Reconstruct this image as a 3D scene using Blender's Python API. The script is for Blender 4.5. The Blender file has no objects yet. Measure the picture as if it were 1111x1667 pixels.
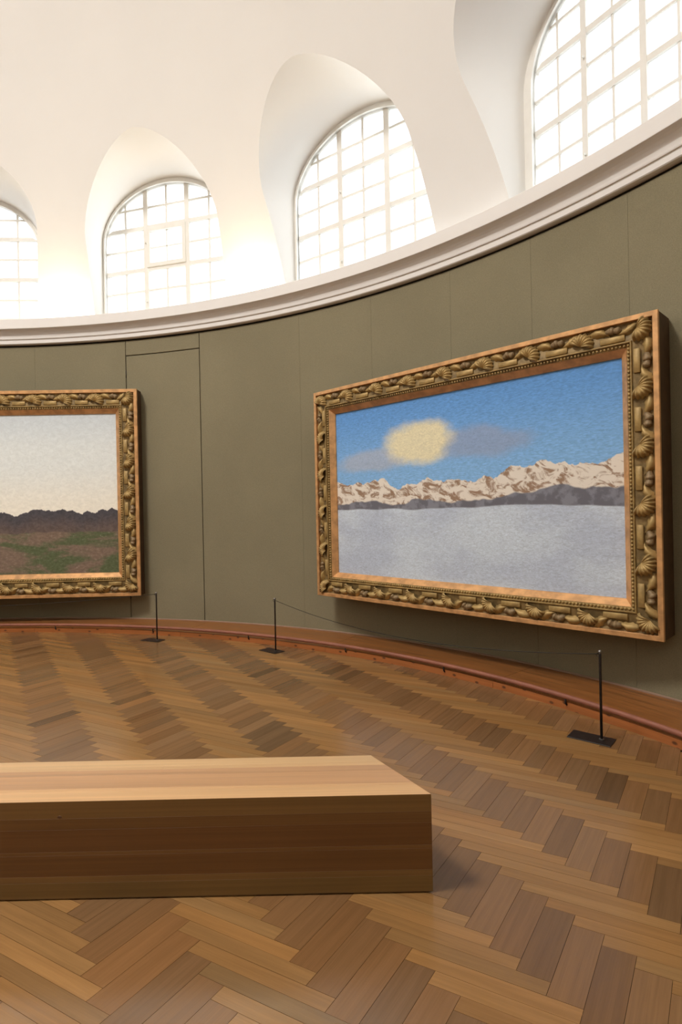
import bpy, bmesh, math, random
import numpy as np
from mathutils import Vector, Matrix

scene = bpy.context.scene
random.seed(7)
PI = math.pi
rad = math.radians

# ------------------------------------------------------------------ camera
EYE = 1.59
FPX = 909.45
ROLL, PITCH = 0.0206, -0.0019
cam_data = bpy.data.cameras.new('camera')
cam = bpy.data.objects.new('camera', cam_data)
scene.collection.objects.link(cam)
cam_data.sensor_fit = 'VERTICAL'
cam_data.sensor_height = 36.0
cam_data.lens = FPX * 36.0 / 1667.0
cam_data.clip_start = 0.02
cam_data.clip_end = 200
_f = Vector((0, math.cos(PITCH), math.sin(PITCH)))
_u = Vector((0, -math.sin(PITCH), math.cos(PITCH)))
_r = Vector((1, 0, 0))
_right = _r * math.cos(ROLL) - _u * math.sin(ROLL)
_up = _r * math.sin(ROLL) + _u * math.cos(ROLL)
cam.matrix_world = Matrix(((_right.x, _up.x, -_f.x, 0), (_right.y, _up.y, -_f.y, 0),
                           (_right.z, _up.z, -_f.z, EYE), (0, 0, 0, 1)))
scene.camera = cam

# ------------------------------------------------------------------ sky, exposure
scene.view_settings.view_transform = 'Standard'
scene.view_settings.look = 'None'
scene.view_settings.gamma = 1.0
scene.view_settings.exposure = -0.12
scene.view_settings.use_curve_mapping = False
try:
    scene.cycles.use_denoising = True
    scene.cycles.max_bounces = 14
    scene.cycles.diffuse_bounces = 9
    scene.cycles.glossy_bounces = 4
    scene.cycles.transparent_max_bounces = 12
    scene.cycles.sample_clamp_indirect = 12
except Exception:
    pass
SKY = 5.4
# wide lamp disc in the crown of the dome, above the middle of the room
_ld = bpy.data.lights.new('dome_downlight', 'AREA')
_ld.shape = 'DISK'
_ld.size = 2.2
_ld.energy = 1060
_ld.color = (1.0, 0.95, 0.89)
_lo = bpy.data.objects.new('dome_downlight', _ld)
scene.collection.objects.link(_lo)
_lo.location = (-5.11, 0.98, 10.2)
world = bpy.data.worlds.new('overcast_sky')
scene.world = world
world.use_nodes = True
_nt = world.node_tree
_bg = _nt.nodes['Background']
_tc = _nt.nodes.new('ShaderNodeTexCoord')
_sx = _nt.nodes.new('ShaderNodeSeparateXYZ')
_cr = _nt.nodes.new('ShaderNodeValToRGB')            # bright cloud above, pale ground below the horizon
_nt.links.new(_tc.outputs['Generated'], _sx.inputs[0])
_mr = _nt.nodes.new('ShaderNodeMapRange')
_mr.inputs['From Min'].default_value = -0.15
_mr.inputs['From Max'].default_value = 0.15
_nt.links.new(_sx.outputs['Z'], _mr.inputs['Value'])
_nt.links.new(_mr.outputs[0], _cr.inputs[0])
_cr.color_ramp.elements[0].color = (0.30, 0.30, 0.29, 1)
_cr.color_ramp.elements[1].color = (0.97, 0.985, 1.0, 1)
_nt.links.new(_cr.outputs[0], _bg.inputs['Color'])
_bg.inputs['Strength'].default_value = SKY

# ------------------------------------------------------------------ room plan (an almost round rotunda)
CX, CY, RW, KX = -5.1127, 0.983, 7.4855, 1.15       # centre, radius along y, stretch along x
Z_PLINTH = 0.060
Z_CORN = 4.195                                       # underside of the cornice
Z_LEDGE = 4.53                                       # top of the cornice, foot of the dome


def P2(th, inward=0.0):
    """Plan point at ring angle th (degrees), moved inward along the wall's normal."""
    t = rad(th)
    x, y = KX * RW * math.cos(t), RW * math.sin(t)
    nx, ny = math.cos(t) / KX, math.sin(t)
    l = math.hypot(nx, ny)
    return (CX + x - nx / l * inward, CY + y - ny / l * inward)


RHO, T0 = RW / math.cos(rad(9.5)), rad(9.5)


def dome_in(z):
    q = z - Z_LEDGE + RHO * math.sin(T0)
    return RHO * math.cos(T0) - math.sqrt(max(RHO * RHO - q * q, 0.0))


Z_APEX = Z_LEDGE + RHO - RHO * math.sin(T0)


def dome_pt(th, z):
    k = max(RW - dome_in(z), 0.0) / RW
    t = rad(th)
    return (CX + KX * RW * k * math.cos(t), CY + RW * k * math.sin(t), z)


# ------------------------------------------------------------------ helpers
COL = scene.collection


def link(o, parent=None):
    COL.objects.link(o)
    if parent is not None:
        o.parent = parent
    return o


def tag(o, label=None, cat=None, group=None, kind=None):
    if label: o['label'] = label
    if cat: o['category'] = cat
    if group: o['group'] = group
    if kind: o['kind'] = kind
    return o


def empty(name, loc=(0, 0, 0), rz=0.0):
    o = bpy.data.objects.new(name, None)
    o.empty_display_size = 0.1
    o.location = loc
    o.rotation_euler = (0, 0, rz)
    return link(o)


def mesh(name, verts, faces, mat, parent=None, smooth=False, mats=None, fmat=None):
    me = bpy.data.meshes.new(name)
    me.from_pydata([tuple(v) for v in verts], [], faces)
    for m in (mats or [mat]):
        me.materials.append(m)
    if fmat:
        me.polygons.foreach_set('material_index', fmat)
    if smooth:
        me.polygons.foreach_set('use_smooth', [True] * len(me.polygons))
    me.update()
    return link(bpy.data.objects.new(name, me), parent)


def from_bm(name, bm, mat, parent=None, smooth=False):
    me = bpy.data.meshes.new(name)
    bm.to_mesh(me)
    bm.free()
    me.materials.append(mat)
    if smooth:
        me.polygons.foreach_set('use_smooth', [True] * len(me.polygons))
    return link(bpy.data.objects.new(name, me), parent)


def inst(src, name, parent=None, loc=(0, 0, 0), rot=(0, 0, 0), scale=(1, 1, 1)):
    o = src.copy()
    o.name = name
    COL.objects.link(o)
    o.parent = parent
    o.location, o.rotation_euler, o.scale = loc, rot, scale
    return o


def box_bm(x0, x1, y0, y1, z0, z1, bev=0.0, bm=None):
    new = bm is None
    if new: bm = bmesh.new()
    vs = [bm.verts.new(p) for p in ((x0, y0, z0), (x1, y0, z0), (x1, y1, z0), (x0, y1, z0),
                                    (x0, y0, z1), (x1, y0, z1), (x1, y1, z1), (x0, y1, z1))]
    fs = [bm.faces.new([vs[i] for i in q]) for q in
          ((0, 3, 2, 1), (4, 5, 6, 7), (0, 1, 5, 4), (1, 2, 6, 5), (2, 3, 7, 6), (3, 0, 4, 7))]
    if bev > 0:
        es = list({e for f in fs for e in f.edges})
        bmesh.ops.bevel(bm, geom=es, offset=bev, segments=1, affect='EDGES')
    return bm


def ring_band(prof, ths, closed=False, flip=False):
    """Sweep a profile [(inward, z), ...] round the ring angles."""
    V, F = [], []
    n = len(prof)
    for th in ths:
        for d, z in prof:
            x, y = P2(th, d)
            V.append((x, y, z))
    m = len(ths)
    for i in range(m if closed else m - 1):
        j = (i + 1) % m
        for q in range(n - 1):
            a, b, c, d = i * n + q, j * n + q, j * n + q + 1, i * n + q + 1
            F.append((a, d, c, b) if flip else (a, b, c, d))
    return V, F


def tube(pts, r, n=8, closed=False):
    V, F = [], []
    pts = [Vector(p) for p in pts]
    m = len(pts)
    up0 = Vector((0, 0, 1))
    for i, p in enumerate(pts):
        a = pts[(i - 1) % m] if (closed or i > 0) else p
        b = pts[(i + 1) % m] if (closed or i < m - 1) else p
        t = (b - a).normalized()
        up = up0 if abs(t.z) < 0.95 else Vector((1, 0, 0))
        s = t.cross(up).normalized()
        w = s.cross(t)
        for k in range(n):
            q = 2 * PI * k / n
            V.append(p + s * (r * math.cos(q)) + w * (r * math.sin(q)))
    for i in range(m if closed else m - 1):
        j = (i + 1) % m
        for k in range(n):
            l = (k + 1) % n
            F.append((i * n + k, i * n + l, j * n + l, j * n + k))
    if not closed:
        F.append(tuple(reversed(range(n))))
        F.append(tuple((m - 1) * n + k for k in range(n)))
    return V, F


def lathe(prof, n=12):
    V, F = [], []
    for r, z in prof:
        for k in range(n):
            V.append((r * math.cos(2 * PI * k / n), r * math.sin(2 * PI * k / n), z))
    for i in range(len(prof) - 1):
        for k in range(n):
            l = (k + 1) % n
            F.append((i * n + k, i * n + l, (i + 1) * n + l, (i + 1) * n + k))
    F.append(tuple(reversed(range(n))))
    F.append(tuple((len(prof) - 1) * n + k for k in range(n)))
    return V, F


# ------------------------------------------------------------------ materials
class NT:
    """A small wrapper for writing node trees as expressions."""
    def __init__(self, name, rough=0.5, spec=0.5, metal=0.0):
        self.m = bpy.data.materials.new(name)
        self.m.use_nodes = True
        self.t = self.m.node_tree
        self.b = self.t.nodes['Principled BSDF']
        self.b.inputs['Roughness'].default_value = rough
        self.b.inputs['Metallic'].default_value = metal
        self.b.inputs['Specular IOR Level'].default_value = spec

    def n(self, typ, **kw):
        nd = self.t.nodes.new(typ)
        for k, v in kw.items():
            setattr(nd, k, v)
        return nd

    def put(self, sock, v):
        if isinstance(v, bpy.types.NodeSocket):
            self.t.links.new(v, sock)
        elif v is not None:
            if hasattr(sock.default_value, '__len__') and not hasattr(v, '__len__'):
                v = [v] * len(sock.default_value)
            if hasattr(v, '__len__') and len(v) == 3 and len(sock.default_value) == 4:
                v = (*v, 1)
            sock.default_value = v

    def op(self, o, a, b=None, c=None, clamp=False):
        nd = self.n('ShaderNodeMath', operation=o, use_clamp=clamp)
        for i, v in enumerate((a, b, c)):
            if v is not None: self.put(nd.inputs[i], v)
        return nd.outputs[0]

    def add(self, a, b): return self.op('ADD', a, b)
    def mul(self, a, b): return self.op('MULTIPLY', a, b)
    def sub(self, a, b): return self.op('SUBTRACT', a, b)

    def vop(self, o, a, b=None):
        nd = self.n('ShaderNodeVectorMath', operation=o)
        self.put(nd.inputs[0], a)
        if b is not None: self.put(nd.inputs[1], b)
        return nd.outputs[0]

    def coord(self, which='Object'):
        return self.n('ShaderNodeTexCoord').outputs[which]

    def xyz(self, v):
        nd = self.n('ShaderNodeSeparateXYZ')
        self.put(nd.inputs[0], v)
        return nd.outputs

    def vec(self, x, y, z):
        nd = self.n('ShaderNodeCombineXYZ')
        for i, v in enumerate((x, y, z)): self.put(nd.inputs[i], v)
        return nd.outputs[0]

    def noise(self, v, scale=5, detail=3, rough=0.55, dist=0.0):
        nd = self.n('ShaderNodeTexNoise')
        self.put(nd.inputs['Vector'], v)
        for k, q in (('Scale', scale), ('Detail', detail), ('Roughness', rough), ('Distortion', dist)):
            self.put(nd.inputs[k], q)
        return nd.outputs['Fac']

    def ramp(self, v, lo, hi, a=0.0, b=1.0, smooth=True):
        nd = self.n('ShaderNodeMapRange', interpolation_type='SMOOTHSTEP' if smooth else 'LINEAR')
        for i, q in zip((0, 1, 2, 3, 4), (v, lo, hi, a, b)): self.put(nd.inputs[i], q)
        return nd.outputs[0]

    def mix(self, f, a, b, mode='MIX'):
        nd = self.n('ShaderNodeMix', data_type='RGBA', blend_type=mode)
        self.put(nd.inputs[0], f)
        self.put(nd.inputs[6], a)
        self.put(nd.inputs[7], b)
        return nd.outputs[2]

    def scale_col(self, c, f):
        nd = self.n('ShaderNodeVectorMath', operation='SCALE')
        self.put(nd.inputs[0], c)
        self.put(nd.inputs['Scale'], f)
        return nd.outputs[0]

    def bump(self, h, strength=0.2, dist=0.01):
        nd = self.n('ShaderNodeBump')
        nd.inputs['Strength'].default_value = strength
        nd.inputs['Distance'].default_value = dist
        self.put(nd.inputs['Height'], h)
        self.t.links.new(nd.outputs[0], self.b.inputs['Normal'])

    def color(self, c): self.put(self.b.inputs['Base Color'], c)
    def rough(self, r): self.put(self.b.inputs['Roughness'], r)


def mat_plain(name, c, rough=0.5, spec=0.5, metal=0.0, var=0.06, scale=8.0, bump=0.0):
    t = NT(name, rough, spec, metal)
    n = t.noise(t.coord(), scale, 4)
    t.color(t.scale_col(c, t.ramp(n, 0.3, 0.7, 1 - var, 1 + var)))
    if bump: t.bump(t.noise(t.coord(), scale * 12, 3), bump, 0.004)
    return t.m


def mat_plaster(name, c):
    t = NT(name, 0.85, 0.2)
    n = t.noise(t.coord(), 1.3, 4)
    t.color(t.scale_col(c, t.ramp(n, 0.3, 0.7, 0.985, 1.0)))
    t.bump(t.noise(t.coord(), 55, 3), 0.05, 0.003)
    return t.m


def mat_fabric(name, c):
    t = NT(name, 0.9, 0.15)
    co = t.coord()
    n = t.noise(co, 0.9, 4)
    fine = t.noise(co, 160, 2)
    s = t.mul(t.ramp(n, 0.3, 0.7, 0.95, 1.05), t.ramp(fine, 0.3, 0.7, 0.90, 1.10))
    t.color(t.scale_col(c, s))
    t.bump(fine, 0.25, 0.002)
    t.b.inputs['Sheen Weight'].default_value = 0.15
    return t.m


def mat_wood(name, tone='object', c=None, rough=0.3, coord='UV', along=2.2, across=26.0, contrast=0.22, knots=0.0, spec=0.5, coat=0.0):
    """Wood with the grain along the first coordinate; tone from the object's colour, a mesh attribute or c."""
    t = NT(name, rough, spec)
    co = t.coord(coord)
    oi = t.n('ShaderNodeObjectInfo')
    off = t.mul(oi.outputs['Random'], 37.0)
    x, y, z = t.xyz(co)
    v = t.vec(t.add(t.mul(x, along), off), t.mul(t.add(y, off), across), t.mul(z, across))
    g = t.noise(v, 1.0, 5, 0.6, 0.35)
    v2 = t.vec(t.add(t.mul(x, along * 0.6), off), t.mul(t.add(y, off), across * 5), t.mul(z, across * 5))
    g2 = t.noise(v2, 1.0, 3, 0.6)
    if tone == 'object': base = oi.outputs['Color']
    elif tone == 'attr':
        at = t.n('ShaderNodeAttribute', attribute_name='tone')
        base = at.outputs['Color']
    else: base = c
    s = t.mul(t.ramp(g, 0.25, 0.75, 1 - contrast, 1 + contrast), t.ramp(g2, 0.3, 0.7, 1 - contrast * 0.45, 1 + contrast * 0.45))
    col = t.scale_col(base, s)
    if knots:
        vo = t.n('ShaderNodeTexVoronoi', voronoi_dimensions='2D')
        t.put(vo.inputs['Vector'], t.vec(t.mul(x, 5.0), t.mul(y, 9.0), 0.0))
        vo.inputs['Scale'].default_value = 1.0
        k = t.ramp(vo.outputs['Distance'], 0.05, 0.14, knots, 0.0)
        col = t.mix(k, col, (0.055, 0.018, 0.008))
    t.color(col)
    t.rough(t.ramp(g, 0.3, 0.7, rough * 0.85, rough * 1.2))
    t.bump(t.add(g2, t.mul(g, 0.5)), 0.05, 0.002)
    if coat:
        t.b.inputs['Coat Weight'].default_value = coat
        t.b.inputs['Coat Roughness'].default_value = 0.15
    return t.m


M_DOME = mat_plaster('white_plaster', (0.87, 0.865, 0.85))
M_CORN = mat_plaster('cornice_paint', (0.82, 0.80, 0.78))
M_WINW = mat_plain('window_paint', (0.80, 0.79, 0.75), 0.5, 0.4, var=0.02)
M_FAB = mat_fabric('olive_wall_fabric', (0.236, 0.208, 0.132))
M_GAP = mat_plain('dark_gap', (0.02, 0.017, 0.012), 0.9, 0.1)
M_PLINTH = mat_wood('plinth_boards', 'c', (0.27, 0.105, 0.030), 0.34, 'UV', 1.2, 30, 0.36, 0.0)
M_RISER = mat_wood('riser_pine', 'c', (0.37, 0.125, 0.035), 0.35, 'UV', 1.0, 22, 0.16, 0.85)
M_RAIL = mat_plain('rail_wood', (0.27, 0.10, 0.062), 0.32, 0.5, var=0.12, scale=5)
M_IRON = mat_plain('dark_iron', (0.030, 0.024, 0.022), 0.42, 0.5, 0.55, var=0.2, scale=20, bump=0.1)
M_STEEL = mat_plain('worn_steel', (0.25, 0.24, 0.23), 0.35, 0.5, 0.9, var=0.15, scale=30)
M_CORD = mat_plain('dark_cord', (0.03, 0.028, 0.025), 0.7, 0.2)
M_PLANK = mat_wood('parquet', 'object', rough=0.21, contrast=0.10, across=40, along=2.2, spec=0.5)
M_PLANKS = mat_wood('parquet_far', 'attr', rough=0.21, contrast=0.10, across=40, along=2.2, spec=0.5)
M_SUB = mat_plain('parquet_joint', (0.035, 0.020, 0.010), 0.8, 0.2)
M_BENCH = mat_wood('bench_larch', 'object', rough=0.40, contrast=0.13, across=34, along=0.45, spec=0.4)
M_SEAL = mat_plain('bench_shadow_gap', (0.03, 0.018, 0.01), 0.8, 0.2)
M_GILT = mat_plain('antique_gilt', (0.37, 0.25, 0.095), 0.48, 0.4, 0.25, var=0.25, scale=14, bump=0.25)
M_GILTD = mat_plain('gilt_ground', (0.235, 0.160, 0.065), 0.55, 0.4, 0.15, var=0.30, scale=18, bump=0.3)
M_COPPER = mat_plain('red_gilt', (0.62, 0.34, 0.145), 0.4, 0.5, 0.35, var=0.22, scale=10, bump=0.12)
M_NUT = mat_plain('dark_gilt_nut', (0.22, 0.15, 0.075), 0.5, 0.4, 0.15, var=0.25, scale=30)
M_BOX = mat_plain('frame_case', (0.075, 0.040, 0.018), 0.6, 0.3, var=0.2, scale=9)


def mat_glass():
    m = bpy.data.materials.new('window_glass')
    m.use_nodes = True
    t = m.node_tree
    t.nodes.clear()
    out = t.nodes.new('ShaderNodeOutputMaterial')
    tr = t.nodes.new('ShaderNodeBsdfTransparent')
    tr.inputs[0].default_value = (0.94, 0.955, 0.96, 1)
    gl = t.nodes.new('ShaderNodeBsdfGlossy')
    gl.inputs['Roughness'].default_value = 0.05
    fr = t.nodes.new('ShaderNodeValue')
    fr.outputs[0].default_value = 0.05
    mx = t.nodes.new('ShaderNodeMixShader')
    tl = t.nodes.new('ShaderNodeBsdfTranslucent')     # diffusing share added to spread daylight onto the niche reveals
    tl.inputs[0].default_value = (0.92, 0.94, 0.95, 1)
    m0 = t.nodes.new('ShaderNodeMixShader')
    m0.inputs[0].default_value = 0.7
    t.links.new(tr.outputs[0], m0.inputs[1])
    t.links.new(tl.outputs[0], m0.inputs[2])
    t.links.new(fr.outputs[0], mx.inputs[0])
    t.links.new(m0.outputs[0], mx.inputs[1])
    t.links.new(gl.outputs[0], mx.inputs[2])
    t.links.new(mx.outputs[0], out.inputs[0])
    return m


M_GLASS = mat_glass()


def mat_snow_picture(w, h):
    """A plain generic winter landscape: blue sky, cream cloud, snowy ridge, pale field."""
    t = NT('winter_landscape_paint', 0.75, 0.15)
    co = t.coord()
    x, y, z = t.xyz(co)
    u = t.add(t.mul(x, 1 / w), 0.5)
    v = t.add(t.mul(z, 1 / h), 0.5)
    stroke = t.noise(t.vec(t.mul(x, 22), 0.0, t.mul(z, 90)), 1.0, 3, 0.6, 0.8)
    sky = t.mix(t.ramp(v, 0.55, 1.0), (0.24, 0.47, 0.80), (0.135, 0.335, 0.72))
    sky = t.scale_col(sky, t.ramp(stroke, 0.25, 0.75, 0.82, 1.18))

    def cloud(col, cu, cv, ru, rv, seed, power):
        dx = t.mul(t.sub(u, cu), 1 / ru)
        dz = t.mul(t.sub(v, cv), 1 / rv)
        d = t.op('SQRT', t.add(t.mul(dx, dx), t.mul(dz, dz)))
        wob = t.noise(t.vec(t.add(t.mul(x, 2.3), seed), seed, t.mul(z, 3.5)), 1.0, 4)
        d = t.add(d, t.mul(t.sub(wob, 0.5), 1.1))
        return t.mul(t.ramp(d, 1.15, 0.6), power)
    tex = t.ramp(t.noise(t.vec(t.mul(x, 26), 3.0, t.mul(z, 40)), 1.0, 4, 0.6, 1.5), 0.3, 0.7, 0.88, 1.1)
    sky = t.mix(cloud(0, 0.17, 0.68, 0.17, 0.07, 4.0, 0.8), sky, t.scale_col((0.42, 0.48, 0.60), tex))
    sky = t.mix(cloud(0, 0.60, 0.72, 0.17, 0.09, 9.0, 0.8), sky, t.scale_col((0.30, 0.38, 0.56), tex))
    sky = t.mix(cloud(0, 0.37, 0.76, 0.15, 0.13, 2.0, 0.95), sky, t.scale_col((0.82, 0.75, 0.50), tex))
    # distant ridge
    r1 = t.noise(t.vec(t.mul(x, 1.25), 11.3, 0.0), 1.0, 6, 0.55)
    ridge = t.add(t.ramp(r1, 0.3, 0.7, 0.455, 0.625, False), t.mul(u, 0.03))
    rock = t.noise(t.vec(t.add(t.mul(x, 7.5), t.mul(z, 4.0)), 0.7, t.mul(z, 11)), 1.0, 6, 0.65, 0.9)
    mtn = t.mix(t.ramp(rock, 0.47, 0.60), (0.80, 0.74, 0.66), (0.33, 0.22, 0.15))
    c = t.mix(t.ramp(t.sub(v, ridge), 0.002, -0.003), sky, mtn)
    # foothills
    r2 = t.noise(t.vec(t.mul(x, 1.6), 4.1, 0.0), 1.0, 4, 0.5)
    foot = t.add(t.ramp(r2, 0.3, 0.7, 0.40, 0.47, False), t.mul(t.ramp(u, 0.55, 1.0), 0.05))
    fcol = t.mix(t.ramp(t.noise(co, 9, 4), 0.45, 0.6), (0.155, 0.155, 0.185), (0.235, 0.245, 0.29))
    c = t.mix(t.ramp(t.sub(v, foot), 0.004, -0.006), c, fcol)
    # snow field
    fld = t.add(0.395, t.mul(t.sub(t.noise(t.vec(t.mul(x, 0.9), 6.0, 0.0), 1.0, 2), 0.5), 0.10))
    big = t.noise(t.vec(t.mul(x, 1.3), 2.0, t.mul(z, 3.0)), 1.0, 3)
    st2 = t.noise(t.vec(t.mul(x, 26), 5.0, t.mul(z, 60)), 1.0, 4, 0.7, 1.2)
    scol = t.mix(t.ramp(big, 0.35, 0.65), (0.58, 0.66, 0.76), (0.48, 0.545, 0.665))
    scol = t.scale_col(scol, t.ramp(st2, 0.25, 0.75, 0.80, 1.2))
    c = t.mix(t.ramp(t.sub(v, fld), 0.003, -0.006), c, scol)
    t.color(c)
    t.bump(t.add(stroke, st2), 0.25, 0.003)
    return t.m


def mat_dusk_picture(w, h):
    """A plain generic evening landscape: pale sky, dark skyline, green and brown field."""
    t = NT('evening_landscape_paint', 0.75, 0.15)
    co = t.coord()
    x, y, z = t.xyz(co)
    u = t.add(t.mul(x, 1 / w), 0.5)
    v = t.add(t.mul(z, 1 / h), 0.5)
    st = t.noise(t.vec(t.mul(x, 16), 0.0, t.mul(z, 22)), 1.0, 4, 0.65, 0.9)
    sky = t.mix(t.ramp(v, 0.38, 0.72), (0.93, 0.90, 0.80), (0.79, 0.84, 0.84))
    sky = t.mix(t.ramp(v, 0.72, 1.0), sky, (0.66, 0.73, 0.78))
    sky = t.scale_col(sky, t.ramp(st, 0.25, 0.75, 0.92, 1.07))
    r1 = t.noise(t.vec(t.mul(x, 3.0), 7.3, 0.0), 1.0, 6, 0.62)
    ridge = t.ramp(r1, 0.3, 0.7, 0.36, 0.42, False)
    hill = t.mix(t.ramp(t.sub(ridge, v), 0.01, 0.14), (0.085, 0.080, 0.092), (0.145, 0.108, 0.096))
    hill = t.scale_col(hill, t.ramp(st, 0.3, 0.7, 0.8, 1.2))
    c = t.mix(t.ramp(t.sub(v, ridge), 0.002, -0.003), sky, hill)
    fn = t.noise(t.vec(t.mul(x, 1.7), 3.0, t.mul(z, 4.5)), 1.0, 4, 0.6, 0.5)
    fld = t.add(0.26, t.mul(t.sub(t.noise(t.vec(t.mul(x, 1.4), 9.0, 0.0), 1.0, 4), 0.5), 0.09))
    fine = t.noise(t.vec(t.mul(x, 20), 2.0, t.mul(z, 34)), 1.0, 4, 0.7)
    field = t.mix(t.ramp(fn, 0.42, 0.58), (0.115, 0.140, 0.072), (0.23, 0.165, 0.125))
    field = t.mix(t.ramp(fine, 0.58, 0.72, 0, 0.7), field, (0.27, 0.255, 0.21))
    field = t.scale_col(field, t.ramp(fine, 0.25, 0.75, 0.72, 1.2))
    c = t.mix(t.ramp(t.sub(v, fld), 0.004, -0.008), c, field)
    t.color(c)
    t.bump(t.add(st, fine), 0.25, 0.003)
    return t.m


# ================================================================== STRUCTURE
FULL = [i * 1.5 for i in range(240)]

# ---- floor: a dark bed with parquet blocks laid on it
RIS_IN = 0.705                                       # plinth depth at the wall
V = [(CX, CY, -0.012)] + [(*P2(t, -0.03), -0.012) for t in FULL]
F = [(0, 1 + i, 1 + (i + 1) % 240) for i in range(240)]
floor = mesh('floor', V, F, M_SUB)
tag(floor, 'oak parquet floor of wide and narrow crossed blocks', 'floor', kind='structure')

# ---- lower wall: dark backing with fabric covered panels
V, F = ring_band([(-0.02, -0.05), (-0.02, Z_LEDGE)], FULL, True)
wall = mesh('wall_round', V, F, M_GAP, smooth=True)
tag(wall, 'curved olive fabric wall running below the white cornice', 'wall', kind='structure')


def curved_panel(name, a, b, z0, z1, parent, proud=0.0, back=-0.02, mat=M_FAB):
    n = max(2, int(abs(b - a) / 1.0) + 1)
    ths = [a + (b - a) * i / n for i in range(n + 1)]
    e = 0.004
    V, F = ring_band([(back, z0), (proud - e, z0), (proud, z0 + e), (proud, z1 - e), (proud - e, z1), (back, z1)], ths)
    m = len(ths)
    F.append(tuple(range(6)))
    F.append(tuple(reversed(range((m - 1) * 6, m * 6))))
    o = mesh(name, V, F, mat, parent)
    return o


DOOR_A, DOOR_B, DOOR_Z = 68.62, 76.72, 3.942
GAPW, SEAM = 0.075, 0.007                             # degrees
seams = [86.5, DOOR_B, DOOR_A, 57.6, 50.1, 42.55, 35.8, 29.0, 22.2]
edges = seams + [22.2 - 7.1 * i for i in range(1, 36)]
edges = [e for e in edges if e > 86.5 + 7 - 360]
edges.append(86.5 - 360)
for i in range(len(edges) - 1):
    b, a = edges[i], edges[i + 1]
    if (b, a) == (DOOR_B, DOOR_A):
        curved_panel('wall_panel', a, b, DOOR_Z + 0.012, Z_CORN - 0.028, wall)
        continue
    ga = GAPW if a in (DOOR_A, DOOR_B) else SEAM
    gb = GAPW if b in (DOOR_A, DOOR_B) else SEAM
    curved_panel('wall_panel', a + ga, b - gb, Z_PLINTH - 0.03, Z_CORN - 0.028, wall)
door = empty('door_1', (*P2((DOOR_A + DOOR_B) / 2), Z_PLINTH))
tag(door, 'flush hidden door in the olive wall between the two paintings', 'door', kind='structure')


def to_local(o, root):
    o.matrix_parent_inverse = root.matrix_basis.inverted()


leaf = curved_panel('door_leaf', DOOR_A + 0.02, DOOR_B - 0.02, Z_PLINTH + 0.012, DOOR_Z, door, proud=-0.001)
to_local(leaf, door)
for z in (0.35, 3.62, 2.0):
    x, y = P2(DOOR_B + 0.02, 0.002)
    V, F = tube([(x, y, z), (x, y, z + 0.11)], 0.007, 8)
    hg = mesh('hinge', V, F, M_IRON, door, True)
    to_local(hg, door)

# ---- cornice
corn_prof = [(-0.02, 4.195), (0.052, 4.195), (0.060, 4.203), (0.062, 4.262), (0.070, 4.266), (0.076, 4.262), (0.080, 4.272),
             (0.082, 4.290), (0.088, 4.318), (0.100, 4.345), (0.118, 4.366), (0.142, 4.380), (0.170, 4.386), (0.184, 4.387),
             (0.186, 4.392), (0.186, 4.524), (0.180, 4.530), (-0.03, 4.530)]
V, F = ring_band(corn_prof, FULL, True)
corn = mesh('trim_1', V, F, M_CORN)
tag(corn, 'white moulded cornice ring between olive wall and dome', 'cornice', kind='structure')

# ---- plinth (low wooden step round the room), its pine riser, round rail
plinth = empty('trim_2', (*P2(50, RIS_IN), 0))
tag(plinth, 'low orange pine step running round the foot of the wall', 'plinth', kind='structure')


def uv_ring(o, ths, prof):
    me = o.data
    uv = me.uv_layers.new(name='UVMap')
    n = len(prof)
    arc = [0.0]
    for i in range(1, len(ths) + 1):
        a, b = P2(ths[i - 1], 0.6), P2(ths[i % len(ths)], 0.6)
        arc.append(arc[-1] + math.hypot(a[0] - b[0], a[1] - b[1]))
    pr = [0.0]
    for i in range(1, n):
        pr.append(pr[-1] + math.hypot(prof[i][0] - prof[i - 1][0], prof[i][1] - prof[i - 1][1]))
    m = len(ths)
    for p in me.polygons:
        ids = [me.loops[l].vertex_index for l in p.loop_indices]
        rows = [q // n for q in ids]
        wrap = max(rows) - min(rows) > 2
        for l, q in zip(p.loop_indices, ids):
            r = q // n
            if wrap and r == 0: r = m
            uv.data[l].uv = (arc[min(r, m)], pr[q % n])


seg_edges = [100.0 - 16.0 * i for i in range(23)]     # joints of the step's boards
for i in range(22):
    a, b = seg_edges[i + 1] + 0.012, seg_edges[i] - 0.012
    if i == 21: a = seg_edges[0] - 360 + 0.012
    ths = [a + (b - a) * j / 16 for j in range(17)]
    pr = [(-0.02, Z_PLINTH), (RIS_IN - 0.022, Z_PLINTH), (RIS_IN - 0.022, 0.0)]
    V, F = ring_band(pr[:2] + [(RIS_IN - 0.022, Z_PLINTH - 0.02)], ths)
    o = mesh('tread_board', V, F, M_PLINTH, plinth)
    uv_ring(o, ths, pr)
    to_local(o, plinth)
    pr = [(RIS_IN - 0.022, Z_PLINTH - 0.001), (RIS_IN - 0.002, Z_PLINTH - 0.001), (RIS_IN, Z_PLINTH - 0.003), (RIS_IN, -0.004)]
    V, F = ring_band(pr, ths)
    o = mesh('riser_board', V, F, M_RISER, plinth)
    uv_ring(o, ths, pr)
    to_local(o, plinth)
RAIL_IN, RAIL_Z, RAIL_R = RIS_IN + 0.008, 0.104, 0.021
V, F = tube([(*P2(t, RAIL_IN), RAIL_Z) for t in FULL], RAIL_R, 10, True)
rail = mesh('rail', V, F, M_RAIL, plinth, True)
to_local(rail, plinth)
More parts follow.
